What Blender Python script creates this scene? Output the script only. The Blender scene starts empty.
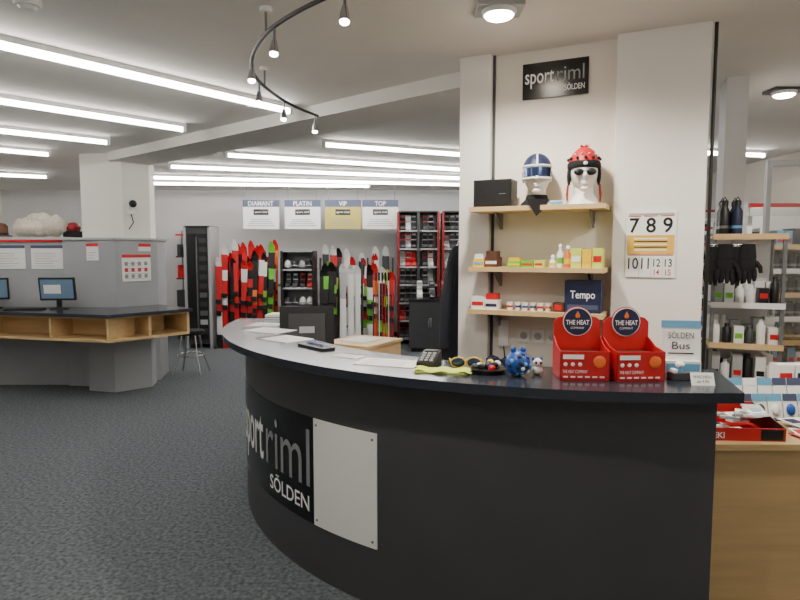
import bpy, math, random
from math import sin, cos, pi, radians
from mathutils import Vector, Matrix
random.seed(7)
scene = bpy.context.scene

# ------------------------------------------------------------ materials
def lin(c):
    c = c/255.0
    return c/12.92 if c <= 0.04045 else ((c+0.055)/1.055)**2.4
MC = {}
def mat(name, rgb, rough=0.5, metal=0.0, noise=0.0, nscale=20.0, emit=0.0, bump=0.0, bscale=200.0, wood=False, spec=None):
    if name in MC: return MC[name]
    m = bpy.data.materials.new(name); m.use_nodes = True
    nt = m.node_tree; b = nt.nodes["Principled BSDF"]
    col = (lin(rgb[0]), lin(rgb[1]), lin(rgb[2]), 1)
    b.inputs["Base Color"].default_value = col
    b.inputs["Roughness"].default_value = rough
    b.inputs["Metallic"].default_value = metal
    if spec is not None: b.inputs["Specular IOR Level"].default_value = spec
    if emit > 0:
        b.inputs["Emission Color"].default_value = col
        b.inputs["Emission Strength"].default_value = emit
    tc = nt.nodes.new("ShaderNodeTexCoord")
    if noise > 0:
        mp = nt.nodes.new("ShaderNodeMapping")
        if wood: mp.inputs["Scale"].default_value = (1, 6, 14)
        nt.links.new(tc.outputs["Object"], mp.inputs["Vector"])
        n = nt.nodes.new("ShaderNodeTexNoise"); n.inputs["Scale"].default_value = nscale
        n.inputs["Detail"].default_value = 6
        nt.links.new(mp.outputs["Vector"], n.inputs["Vector"])
        r = nt.nodes.new("ShaderNodeValToRGB")
        r.color_ramp.elements[0].position = 0.3; r.color_ramp.elements[1].position = 0.7
        r.color_ramp.elements[0].color = tuple(max(0, c*(1-noise)) for c in col[:3])+(1,)
        r.color_ramp.elements[1].color = tuple(min(1, c*(1+noise)) for c in col[:3])+(1,)
        nt.links.new(n.outputs["Fac"], r.inputs["Fac"])
        nt.links.new(r.outputs["Color"], b.inputs["Base Color"])
    if bump > 0:
        n2 = nt.nodes.new("ShaderNodeTexNoise"); n2.inputs["Scale"].default_value = bscale
        nt.links.new(tc.outputs["Object"], n2.inputs["Vector"])
        bp = nt.nodes.new("ShaderNodeBump"); bp.inputs["Strength"].default_value = bump
        bp.inputs["Distance"].default_value = 0.01
        nt.links.new(n2.outputs["Fac"], bp.inputs["Height"])
        nt.links.new(bp.outputs["Normal"], b.inputs["Normal"])
    MC[name] = m
    return m

carpet = mat("carpet", (98,104,108), 0.95, noise=0.5, nscale=45, bump=0.4, bscale=260, spec=0.1)
wallw = mat("wall_paint", (236,230,220), 0.8, noise=0.03, nscale=3)
wallg = mat("wall_paint_grey", (214,215,216), 0.8, noise=0.03, nscale=3)
ceilm = mat("ceiling_paint", (234,231,226), 0.9, noise=0.03, nscale=2)
pillm = mat("pillar_paint", (236,232,226), 0.75, noise=0.02, nscale=3)
clad = mat("grey_cladding", (160,163,167), 0.7, noise=0.04, nscale=4)
charc = mat("charcoal_laminate", (68,67,71), 0.45, noise=0.05, nscale=4)
topm = mat("black_laminate", (46,51,60), 0.17, noise=0.05, nscale=8)
woodm = mat("light_wood", (216,184,134), 0.5, noise=0.10, nscale=2.2, wood=True)
wood2 = mat("beech_front", (190,160,112), 0.5, noise=0.08, nscale=2.2, wood=True)
blk = mat("black_plastic", (20,20,22), 0.4)
blkf = mat("black_fabric", (17,17,20), 0.9, bump=0.4)
dgry = mat("dark_grey", (58,60,64), 0.5)
gry = mat("grey_metal", (130,132,135), 0.35, 0.8)
lgry = mat("light_grey", (176,178,180), 0.5)
wht = mat("white_plastic", (238,238,236), 0.4)
pap = mat("paper_white", (242,242,240), 0.8)
red = mat("red_plastic", (204,20,28), 0.4)
dred = mat("dark_red_metal", (140,22,28), 0.4)
redc = mat("red_carton", (190,24,30), 0.5)
navy = mat("navy", (26,36,70), 0.5)
slate = mat("slate_blue_header", (70,80,108), 0.5)
blu = mat("blue", (30,80,170), 0.4)
lblu = mat("light_blue", (100,165,205), 0.5)
grn = mat("green", (110,195,50), 0.4)
yel = mat("yellow", (236,196,40), 0.5)
org = mat("orange", (232,110,40), 0.5)
lime = mat("lime", (206,220,90), 0.6)
brn = mat("brown", (92,58,40), 0.8, noise=0.3, nscale=20)
kraft = mat("cardboard", (186,150,104), 0.8, noise=0.06, nscale=10)
fur = mat("cream_fur", (212,204,190), 0.95, noise=0.15, nscale=40, bump=1.0, bscale=80)
olive = mat("olive_sign", (186,172,92), 0.6)
calyel = mat("calendar_yellow", (226,180,72), 0.7)
chrome = mat("chrome", (200,200,204), 0.2, 1.0)
glass = mat("goggle_lens", (70,84,120), 0.08, 0.7)
skinw = mat("mannequin_white", (230,226,220), 0.5)
jack = mat("dark_jacket", (30,34,46), 0.85)
tubeE = mat("tube_diffuser", (255,251,244), 0.5, emit=28)
bulbE = mat("bulb_glow", (255,244,222), 0.5, emit=60)
screenE = mat("screen", (90,110,130), 0.2, emit=0.35)
gtxt = mat("grey_lettering", (138,140,144), 0.4)
wtxt = mat("white_lettering", (246,246,246), 0.4)
ktxt = mat("black_lettering", (20,20,22), 0.5)
panelblk = mat("gloss_black_panel", (13,13,15), 0.2)
pane = bpy.data.materials.new("clear_pane"); pane.use_nodes=True
nt=pane.node_tree; nt.nodes.remove(nt.nodes["Principled BSDF"])
tr_=nt.nodes.new("ShaderNodeBsdfTransparent"); gl_=nt.nodes.new("ShaderNodeBsdfGlossy"); gl_.inputs["Roughness"].default_value=0.03
mx_=nt.nodes.new("ShaderNodeMixShader"); mx_.inputs[0].default_value=0.16
nt.links.new(tr_.outputs[0],mx_.inputs[1]); nt.links.new(gl_.outputs[0],mx_.inputs[2]); nt.links.new(mx_.outputs[0],nt.nodes["Material Output"].inputs[0])

# ------------------------------------------------------------ mesh builder
TXT = {}
def text_geo(s, size, bold=0.0):
    k = (s, size, bold)
    if k in TXT: return TXT[k]
    cu = bpy.data.curves.new("t", 'FONT'); cu.body = s; cu.size = size; cu.resolution_u = 3; cu.offset = bold*size
    ob = bpy.data.objects.new("t", cu); scene.collection.objects.link(ob)
    dg = bpy.context.evaluated_depsgraph_get()
    me = bpy.data.meshes.new_from_object(ob.evaluated_get(dg))
    v = [tuple(x.co) for x in me.vertices]; f = [tuple(p.vertices) for p in me.polygons]
    bpy.data.objects.remove(ob); bpy.data.meshes.remove(me); bpy.data.curves.remove(cu)
    TXT[k] = (v, f)
    return TXT[k]

class B:
    def __init__(s): s.v=[]; s.f=[]; s.m=[]; s.sm=[]; s.mats=[]; s.M=None
    def mi(s, m):
        if m not in s.mats: s.mats.append(m)
        return s.mats.index(m)
    def add(s, v, f, m, smooth=False):
        o=len(s.v)
        if s.M is not None: v=[tuple(s.M @ Vector(p)) for p in v]
        s.v += [tuple(p) for p in v]; k=s.mi(m)
        for q in f: s.f.append(tuple(i+o for i in q)); s.m.append(k); s.sm.append(smooth)
        return s
    def box(s,x0,x1,y0,y1,z0,z1,m):
        v=[(x0,y0,z0),(x1,y0,z0),(x1,y1,z0),(x0,y1,z0),(x0,y0,z1),(x1,y0,z1),(x1,y1,z1),(x0,y1,z1)]
        return s.add(v,[(3,2,1,0),(4,5,6,7),(0,1,5,4),(1,2,6,5),(2,3,7,6),(3,0,4,7)],m)
    def prism(s,poly,z0,z1,m):
        n=len(poly); v=[(x,y,z0) for x,y in poly]+[(x,y,z1) for x,y in poly]
        a=sum(poly[i][0]*poly[(i+1)%n][1]-poly[(i+1)%n][0]*poly[i][1] for i in range(n))
        f=[tuple(range(n))[::-1],tuple(range(n,2*n))]+[(i,(i+1)%n,n+(i+1)%n,n+i) for i in range(n)]
        if a<0: f=[q[::-1] for q in f]
        return s.add(v,f,m)
    def xprism(s,poly,x0,x1,m):
        n=len(poly); v=[(x0,y,z) for y,z in poly]+[(x1,y,z) for y,z in poly]
        return s.add(v,[tuple(range(n))[::-1],tuple(range(n,2*n))]+[(i,(i+1)%n,n+(i+1)%n,n+i) for i in range(n)],m)
    def yprism(s,poly,y0,y1,m):
        n=len(poly); v=[(x,y0,z) for x,z in poly]+[(x,y1,z) for x,z in poly]
        return s.add(v,[tuple(range(n)),tuple(range(n,2*n))[::-1]]+[(i,n+i,n+(i+1)%n,(i+1)%n) for i in range(n)],m)
    def tube(s,path,r,m,n=10,smooth=True):
        P=[Vector(p) for p in path]; rs=r if isinstance(r,(list,tuple)) else [r]*len(P)
        v=[];f=[]; prev=None
        for i,p in enumerate(P):
            t=(P[min(i+1,len(P)-1)]-P[max(i-1,0)])
            t.normalize()
            if prev is None:
                a=Vector((0,0,1)) if abs(t.z)<0.9 else Vector((1,0,0))
                u=t.cross(a).normalized()
            else: u=(prev-t*prev.dot(t)).normalized()
            prev=u; w=t.cross(u)
            for k in range(n):
                q=p+(u*cos(2*pi*k/n)+w*sin(2*pi*k/n))*rs[i]; v.append(tuple(q))
        for i in range(len(P)-1):
            for k in range(n): f.append((i*n+k,i*n+(k+1)%n,(i+1)*n+(k+1)%n,(i+1)*n+k))
        s.add(v,f,m,smooth)
        s.add([v[k] for k in range(n)],[tuple(range(n))[::-1]],m)
        return s.add(v[-n:],[tuple(range(n))],m)
    def cyl(s,p0,p1,r0,m,r1=None,n=16): return s.tube([p0,p1],[r0,r0 if r1 is None else r1],m,n)
    def lathe(s,prof,c,m,n=20,sx=1,sy=1):
        v=[];f=[]
        for r,z in prof:
            for k in range(n): v.append((c[0]+sx*r*cos(2*pi*k/n),c[1]+sy*r*sin(2*pi*k/n),c[2]+z))
        for i in range(len(prof)-1):
            for k in range(n): f.append((i*n+k,i*n+(k+1)%n,(i+1)*n+(k+1)%n,(i+1)*n+k))
        s.add(v,f,m,True)
        s.add(v[:n],[tuple(range(n))[::-1]],m)
        return s.add(v[-n:],[tuple(range(n))],m)
    def ell(s,c,r,m,nu=20,nv=12,fn=None,t0=0,t1=pi):
        v=[];f=[]
        for i in range(nv+1):
            t=t0+(t1-t0)*i/nv
            for k in range(nu):
                x,y,z=sin(t)*cos(2*pi*k/nu),sin(t)*sin(2*pi*k/nu),cos(t)
                if fn: x,y,z=fn(x,y,z)
                v.append((c[0]+x*r[0],c[1]+y*r[1],c[2]+z*r[2]))
        for i in range(nv):
            for k in range(nu): f.append((i*nu+k,(i+1)*nu+k,(i+1)*nu+(k+1)%nu,i*nu+(k+1)%nu))
        return s.add(v,f,m,True)
    def text(s,t,size,m,x,y,z,width=None,center=False,sx=1.0,bold=0.0):
        v,f=text_geo(t,size,bold)
        if not v: return s
        mx=max(p[0] for p in v); mn=min(p[0] for p in v)
        k=sx if width is None else width/(mx-mn)
        off=-(mx+mn)/2 if center else -mn
        return s.add([(x+(p[0]+off)*k,y,z+p[1]) for p in v],f,m)
    def make(s,name,loc=(0,0,0),rz=0,bevel=0):
        me=bpy.data.meshes.new(name); me.from_pydata(s.v,[],s.f)
        for m in s.mats: me.materials.append(m)
        me.polygons.foreach_set("material_index",s.m); me.polygons.foreach_set("use_smooth",s.sm)
        me.update(); ob=bpy.data.objects.new(name,me); scene.collection.objects.link(ob)
        ob.location=loc; ob.rotation_euler=(0,0,rz)
        if bevel:
            bm=ob.modifiers.new("Bevel",'BEVEL'); bm.width=bevel; bm.segments=2; bm.limit_method='ANGLE'
        return ob

# ------------------------------------------------------------ room shell
CZ=2.76
B().box(-7.6,4.7,-2.7,11.5,-0.1,0,carpet).make("floor")
B().box(-7.6,4.7,-2.7,11.5,CZ,CZ+0.1,ceilm).make("ceiling")
B().box(-7.6,4.7,11.4,11.5,0,CZ,wallg).make("wall_back")
B().box(-7.6,-7.5,-2.7,11.4,0,CZ,wallw).make("wall_left")
B().box(4.6,4.7,-2.7,11.4,0,CZ,wallw).make("wall_right")
B().box(-7.5,4.6,-2.7,-2.6,0,CZ,wallw).make("wall_front")
B().box(-7.5,4.6,11.38,11.4,0,0.08,dgry).make("baseboard_back")

RZ=radians(-25); U=Vector((cos(RZ),sin(RZ),0)); N=Vector((-sin(RZ),cos(RZ),0)); A=Vector((0.36,3.7,0))
def W(s,d,z=0):
    p=A+U*s+N*d; return (p.x,p.y,z)
B().box(0.19,0.895,0.06,0.3,0,CZ,wallw).make("wall_shelf",A,RZ)
B().box(0,0.19,0,0.55,0,CZ,pillm).make("pillar_square",A,RZ,bevel=0.004)
B().box(0.895,1.345,-0.02,0.3,0,CZ,pillm).make("wall_panel",A,RZ,bevel=0.004)
b=B(); b.cyl((0,0,0),(0,0,CZ),0.009,blk,n=12); b.make("black_pipe",W(1.365,0.02))
B().box(0.193,0.206,0.045,0.06,0.9,CZ,dgry).make("trim_1",A,RZ)
p0=Vector((-3.25,7.3,0)); p1=Vector((0.62,4.1,0)); d=(p1-p0); L=d.length; a=math.atan2(d.y,d.x)
B().box(0,L,-0.25,0.25,CZ-0.10,CZ,ceilm).make("trim_beam",p0,a)

# ------------------------------------------------------------ left column, cladding, desk
B().prism([(-3.80,7.22),(-3.27,7.14),(-3.08,7.45),(-3.2,7.9),(-3.80,7.9)],0.0,CZ,pillm).make("column_white")
b=B()
b.prism([(-3.98,7.1),(-3.32,7.02),(-3.0,7.44),(-3.12,8.0),(-3.98,8.0)],0,1.74,clad)
b.prism([(-4.0,7.08),(-3.31,7.0),(-2.98,7.43),(-3.10,8.02),(-4.0,8.02)],1.74,1.77,lgry)
b.make("column_cladding",bevel=0.005)
b=B(); b.box(-7.45,-4.0,7.15,7.7,0,1.72,clad); b.box(-7.45,-4.0,7.13,7.7,1.72,1.745,red); b.box(-7.45,-4.0,7.13,7.7,1.745,1.78,lgry)
b.make("partition_low_wall")

def lerp(p,q,t): return (p[0]+(q[0]-p[0])*t,p[1]+(q[1]-p[1])*t)
b=B()
outer=[(-6.6,7.05),(-3.0,6.12),(-2.38,6.86)]
inner=[(-6.6,7.14),(-3.99,7.05),(-3.31,6.99),(-2.97,7.40)]
b.prism(outer+[inner[3],inner[2],inner[1],inner[0]],0.92,0.955,topm)
o2=[(-6.6,7.08),(-3.02,6.16),(-2.43,6.87)]
b.prism(o2+[inner[3],inner[2],inner[1],inner[0]],0.66,0.685,woodm)
b.prism(o2+[inner[3],inner[2],inner[1],inner[0]],0.90,0.918,woodm)
b.prism([(-6.0,7.14),(-3.12,6.55),(-3.12,6.57),(-6.0,7.16)],0.68,0.90,woodm)
b.prism([(-3.12,6.55),(-2.78,7.02),(-2.80,7.04),(-3.14,6.57)],0.68,0.90,woodm)
for t in (0.28,0.55,0.80,0.995):
    p=lerp(o2[0],o2[1],t); b.prism([p,(p[0]+0.02,p[1]),(p[0]+0.10,min(7.1,p[1]+0.42)),(p[0]+0.08,min(7.1,p[1]+0.42))],0.68,0.90,woodm)
b.prism([(-2.45,6.86),(-2.43,6.88),(-2.94,7.36),(-2.96,7.34)],0.68,0.90,woodm)
b.prism([(-2.74,6.5),(-2.72,6.52),(-3.0,6.8),(-3.02,6.78)],0.68,0.90,woodm)
b.prism([(-3.6,6.85),(-3.25,6.75),(-2.95,7.05),(-3.0,7.3),(-3.31,6.99),(-3.6,7.0)],0,0.66,clad)
b.make("wall_desk")

def monitor(name,loc,rz,w=0.42,h=0.30,base=0.10):
    b=B(); b.lathe([(0.10,0),(0.10,0.012),(0.02,0.02)],(0,0,0),blk,sy=0.75)
    b.box(-0.025,0.025,0.0,0.03,0.01,base+0.06,blk)
    b.M=Matrix.Translation((0,0,base))@Matrix.Rotation(radians(8),4,'X')
    b.box(-w/2,w/2,-0.015,0.015,0,h,blk); b.box(-w/2+0.06,w/2-0.06,0.015,0.035,0.05,h-0.05,dgry)
    b.box(-0.05,0.05,0.035,0.037,h*0.5,h*0.62,lgry)
    b.box(-w/2+0.018,w/2-0.018,-0.018,-0.014,0.022,h-0.018,screenE)
    b.box(-w/2+0.05,w/2-0.15,-0.020,-0.017,0.08,h-0.08,pap)
    return b.make(name,loc,rz,bevel=0.003)
monitor("computer_monitor",(-3.88,6.80,0.955),radians(8),w=0.38,h=0.26)
monitor("computer_monitor",(-4.70,6.90,0.955),radians(25),w=0.34,h=0.25)
b=B(); b.box(-0.2,0.2,-0.06,0.06,0,0.012,blk)
for i in range(4):
    for j in range(12): b.box(-0.185+j*0.031,-0.16+j*0.031,-0.05+i*0.026,-0.03+i*0.026,0.012,0.018,dgry)
b.make("keyboard",(-4.22,6.72,0.955),radians(8))
def poster(name,loc,rz,w,h,head=None,cells=False):
    b=B(); b.box(-w/2,w/2,-0.006,0,0,h,pap)
    if head: b.box(-w/2,w/2,-0.008,-0.006,h-0.035,h,head)
    n=int(h/0.03)
    for i in range(1,n-2):
        ww=w*random.uniform(0.5,0.8)
        b.box(-w*0.4,-w*0.4+ww,-0.0075,-0.006,i*0.03,i*0.03+0.006,lgry)
    if cells:
        for i in range(4):
            for j in range(3): b.box(-w/2+0.03+i*w/4.4,-w/2+0.07+i*w/4.4,-0.008,-0.006,0.04+j*0.075,0.085+j*0.075,[gtxt,red,gtxt][j])
    return b.make(name,loc,rz)
poster("wall_notice",(-4.18,7.149,1.40),0,0.40,0.28,slate)
poster("wall_notice",(-4.62,7.149,1.40),0,0.34,0.28,slate)
poster("wall_notice",(-4.88,7.149,1.40),0,0.12,0.28)
nz=math.atan2(0.42,0.32)
poster("price_list",(-3.165,7.215,1.25),nz,0.36,0.32,red,True)
poster("wall_notice",(-3.10,7.30,1.61),nz,0.16,0.09,red)
poster("wall_notice",(-3.60,7.05,1.50),radians(-7),0.15,0.20,red)
b=B(); b.box(-0.04,0.04,-0.05,0,0,0.12,wht); b.ell((0,-0.07,0.12),(0.045,0.045,0.045),blk); b.tube([(0,-0.03,0),(0.02,-0.04,-0.1),(-0.03,-0.02,-0.18)],0.006,blk)
b.make("security_camera",(-3.22,7.205,2.05),radians(58))

b=B()
for c,r in [((0,0,0.12),(0.22,0.16,0.12)),((0.20,0.02,0.14),(0.15,0.15,0.13)),((-0.16,0.02,0.12),(0.12,0.14,0.12)),((0.05,0,0.22),(0.16,0.12,0.08))]:
    b.ell(c,r,fur,fn=lambda x,y,z:(x*(1+0.08*sin(9*z+5*y)),y*(1+0.08*sin(8*x)),z*(1+0.1*sin(7*x+3*y))))
b.make("fur_hats",(-4.46,7.42,1.78))
b=B(); b.lathe([(0.13,0),(0.135,0.02),(0.09,0.03),(0.088,0.14),(0.06,0.17),(0.01,0.175)],(0,0,0),brn); b.lathe([(0.093,0.03),(0.092,0.055)],(0,0,0),blk); b.make("felt_hat",(-4.92,7.42,1.78))
b=B(); b.box(-0.12,0.12,-0.1,0.1,0,0.17,brn); b.box(-0.13,0.13,-0.11,0.11,0.13,0.19,org); b.make("leather_box",(-5.24,7.42,1.78),bevel=0.01)
b=B(); b.box(-0.08,0.08,-0.1,0.1,0,0.08,blkf); b.ell((0.0,0,0.12),(0.08,0.1,0.07),dred); b.make("red_cap",(-4.085,7.55,1.78),bevel=0.006)

b=B(); b.lathe([(0.16,0),(0.175,0.02),(0.175,0.05),(0.15,0.06)],(0,0,0.52),blkf)
for k in range(4):
    t=pi/4+k*pi/2
    b.tube([(0.12*cos(t),0.12*sin(t),0.52),(0.17*cos(t),0.17*sin(t),0.25),(0.26*cos(t),0.26*sin(t),0)],0.012,chrome)
b.tube([(0.17*cos(k*pi/8),0.17*sin(k*pi/8),0.25) for k in range(17)],0.009,chrome)
b.make("stool",(-2.76,7.85,0))

# ------------------------------------------------------------ reception counter (1.10 m high)
CX,CY=1.085,4.40; RT,RTI,RF,RFI=2.30,1.86,2.16,1.93; CH=1.10
def arc(R,a0,a1,n=60): return [(CX+R*cos(radians(a0+(a1-a0)*i/n)),CY+R*sin(radians(a0+(a1-a0)*i/n))) for i in range(n+1)]
def ring(b,Ro,Ri,a0,a1,xo,xi,z0,z1,m,n=60):
    o=arc(Ro,a0,a1,n); i_=arc(Ri,a0,a1,n)
    if xo: o.append((xo,CY-Ro)); i_.append((xi,CY-Ri))
    k=len(o); v=[(x,y,z0) for x,y in o]+[(x,y,z1) for x,y in o]+[(x,y,z0) for x,y in i_]+[(x,y,z1) for x,y in i_]
    f1=[];f2=[]
    for j in range(k-1):
        f1+=[(j,j+1,k+j+1,k+j),(2*k+j+1,2*k+j,3*k+j,3*k+j+1)]
        f2+=[(k+j,k+j+1,3*k+j+1,3*k+j),(j+1,j,2*k+j,2*k+j+1)]
    b.add(v,f1,m,True); b.add(v,f2+[(0,k,3*k,2*k),(3*k-1,4*k-1,2*k-1,k-1)],m)
b=B()
ring(b,RF,RFI,178,270,1.205,1.25,0,CH-0.05,charc)
ring(b,RF+0.006,RFI,178,270,1.21,1.25,CH-0.05,CH-0.038,blk)
ring(b,RT,RTI,177,270,1.225,1.35,CH-0.038,CH,topm)
def P(R,t,z): return (CX+R*cos(t),CY+R*sin(t),z)
def wrap(b,a0,a1,z0,z1,R,m,n=24):
    for j in range(n):
        t0=radians(a0+(a1-a0)*j/n); t1=radians(a0+(a1-a0)*(j+1)/n)
        b.add([P(R,t0,z0),P(R,t1,z0),P(R,t1,z1),P(R,t0,z1)],[(0,1,2,3)],m,True)
        for zz in (z0,z1): b.add([P(R,t0,zz),P(R,t1,zz),P(RF,t1,zz),P(RF,t0,zz)],[(0,1,2,3)],m)
    for t in (radians(a0),radians(a1)): b.add([P(R,t,z0),P(RF,t,z0),P(RF,t,z1),P(R,t,z1)],[(0,1,2,3)],m)
wrap(b,194,226,0.27,0.80,RF+0.004,panelblk)
wrap(b,226,236.7,0.27,0.80,RF+0.006,wht,10)
def wtext(b,s,a0,a1,z,h,m,bold=0.0,R=RF+0.007):
    v,f=text_geo(s,1.0,bold); xs=[p[0] for p in v]; mn,mx=min(xs),max(xs)
    b.add([P(R,radians(a0+(a1-a0)*(p[0]-mn)/(mx-mn)),z+p[1]*h) for p in v],f,m)
wtext(b,"sport",198.5,211.6,0.450,0.42,wtxt,0.008)
wtext(b,"riml",212.8,225.2,0.450,0.42,gtxt)
wtext(b,"SÖLDEN",214.2,225.0,0.325,0.11,wtxt,0.008)
for (aa,zz) in ((226.6,0.30),(226.6,0.77),(236.1,0.30),(236.1,0.77)):
    t=radians(aa); b.cyl(P(RF,t,zz),P(RF+0.01,t,zz),0.006,gry,n=8)
b.make("reception_counter")

b=B(); ring(b,1.90,1.28,172,216,None,None,0.72,0.75,woodm,30)
for a0 in (174,190,213):
    t=radians(a0); b.M=Matrix.Translation((CX,CY,0))@Matrix.Rotation(t,4,'Z'); b.box(1.35,1.88,-0.012,0.012,0,0.72,woodm)
b.M=None
b.make("staff_desk")
b=B(); b.box(-0.19,0.19,-0.22,0.22,0,0.20,woodm); b.box(-0.20,0.20,-0.23,0.23,0.20,0.22,woodm); b.box(-0.07,0.07,-0.232,-0.22,0.09,0.11,chrome); b.box(-0.1,0.1,-0.12,0.12,0.22,0.23,pap)
b.make("document_drawer",(-0.27,4.26,0.75),radians(-30))
monitor("computer_monitor",(-0.62,3.97,0.75),radians(188),w=0.36,h=0.36,base=0.13)
b=B(); b.box(-0.13,0.13,-0.10,0.10,0,0.27,blk); b.box(-0.10,0.10,-0.105,-0.1,0.05,0.14,dgry); b.box(-0.09,0.09,-0.08,0.0,0.27,0.285,pap); b.make("receipt_printer",(-0.68,4.45,0.75),radians(-20),bevel=0.01)

TZ=CH
def paper(name,x,y,w,h,rz,stripe=None,z=TZ):
    b=B(); b.box(-w/2,w/2,-h/2,h/2,0,0.003,pap)
    for i in range(5): b.box(-w*0.4,w*0.3,-h*0.35+i*h*0.15,-h*0.35+i*h*0.15+0.006,0.003,0.0036,lgry)
    if stripe: b.box(-w/2,w/2,h*0.35,h/2,0.003,0.0038,stripe)
    b.make(name,(x,y,z),rz)
paper("flyer",-0.83,3.80,0.20,0.28,radians(60)); paper("flyer",-0.67,3.44,0.20,0.28,radians(50),navy)
paper("flyer",-0.94,4.12,0.18,0.24,radians(80),red)
paper("flyer",-0.05,2.68,0.29,0.17,radians(-20)); paper("flyer",-0.24,2.86,0.14,0.10,radians(-32),navy)
b=B()
for i in range(6): b.box(-0.10+0.003*i,0.10-0.002*i,-0.07,0.07,i*0.008,i*0.008+0.007,[pap,lblu,pap,kraft,pap,wht][i])
b.make("brochure_stack",(-0.90,4.40,TZ),radians(85))
b=B(); b.box(-0.12,0.12,-0.04,0.04,0,0.012,blk); b.cyl((-0.09,0,0.018),(0.05,0.01,0.018),0.005,blu,n=8); b.make("pen_tray",(-0.44,3.12,TZ),radians(-50),bevel=0.003)
b=B(); b.xprism([(-0.085,0),(0.085,0),(0.085,0.055),(0.03,0.05),(-0.085,0.025)],-0.04,0.04,blk)
b.box(-0.03,0.03,0.035,0.08,0.048,0.058,dgry)
for i in range(4):
    for j in range(3): b.box(-0.03+j*0.022,-0.014+j*0.022,-0.072+i*0.025,-0.058+i*0.025,0.028+i*0.006,0.036+i*0.006,lgry)
b.make("card_terminal",(0.13,2.64,TZ),radians(-15),bevel=0.003)
b=B(); g=[];F=[]
for i in range(13):
    for j in range(7):
        g.append((-0.12+i*0.02+0.01*sin(j*2),-0.055+j*0.018+0.012*sin(i*0.9),0.008+0.006*sin(i*1.3)*cos(j*1.1)))
for i in range(12):
    for j in range(6): F.append((i*7+j,(i+1)*7+j,(i+1)*7+j+1,i*7+j+1))
b.add(g,F,lime,True); b.box(-0.11,0.11,-0.05,0.05,0,0.006,lime); b.make("microfibre_cloth",(0.18,2.49,TZ),radians(-12))
def shades(name,loc,rz,m):
    b=B()
    for sx in (-1,1):
        b.ell((sx*0.034,0,0.024),(0.031,0.006,0.022),glass,12,8)
        b.tube([(sx*0.034+0.032*cos(t*pi/6),0,0.024+0.022*sin(t*pi/6)) for t in range(13)],0.003,m,6)
        b.tube([(sx*0.066,0,0.03),(sx*0.07,0.06,0.03),(sx*0.066,0.12,0.004)],0.003,m,6)
    b.tube([(-0.005,0,0.028),(0,0,0.033),(0.005,0,0.028)],0.003,m,6)
    b.make(name,loc,rz)
shades("sunglasses",(0.285,2.565,TZ),radians(-5),yel); shades("sunglasses",(0.44,2.59,TZ),radians(-30),blk)
b=B()
for i in range(16):
    a=random.uniform(0,6.28); r=random.uniform(0,0.05)
    b.ell((r*cos(a)*1.2,r*sin(a)*0.7,0.015+random.uniform(0,0.03)),(0.016,0.014,0.014),random.choice([blk,dgry,red,yel,wht,navy]),8,6)
b.lathe([(0.065,0),(0.075,0.02)],(0,0,0),blk,sy=0.8); b.make("key_ring_tray",(0.365,2.455,TZ))
b=B(); b.ell((0,0,0.052),(0.052,0.048,0.052),blu)
for i in range(16):
    a=random.uniform(-2.6,-0.5); e=random.uniform(-0.9,0.9)
    b.ell((0.048*cos(a)*cos(e),0.045*sin(a)*cos(e),0.052+0.048*sin(e)),(0.010,0.008,0.010),random.choice([lblu,wht,navy,navy]),8,6)
b.ell((-0.02,0,0.107),(0.012,0.01,0.014),blu,8,6); b.ell((0.02,0,0.107),(0.012,0.01,0.014),blu,8,6)
b.make("mascot_money_box",(0.478,2.40,TZ))
b=B(); b.ell((0,0,0.020),(0.024,0.02,0.020),wht); b.ell((0,-0.004,0.05),(0.02,0.018,0.019),wht); b.ell((-0.009,-0.02,0.053),(0.005,0.004,0.006),blk,8,6); b.ell((0.009,-0.02,0.053),(0.005,0.004,0.006),blk,8,6)
b.ell((0,-0.02,0.045),(0.006,0.006,0.003),org,8,6); b.ell((-0.016,0,0.066),(0.007,0.005,0.009),blu,8,6); b.ell((0.016,0,0.066),(0.007,0.005,0.009),blu,8,6)
b.make("toy_figurine",(0.560,2.42,TZ))

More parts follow.
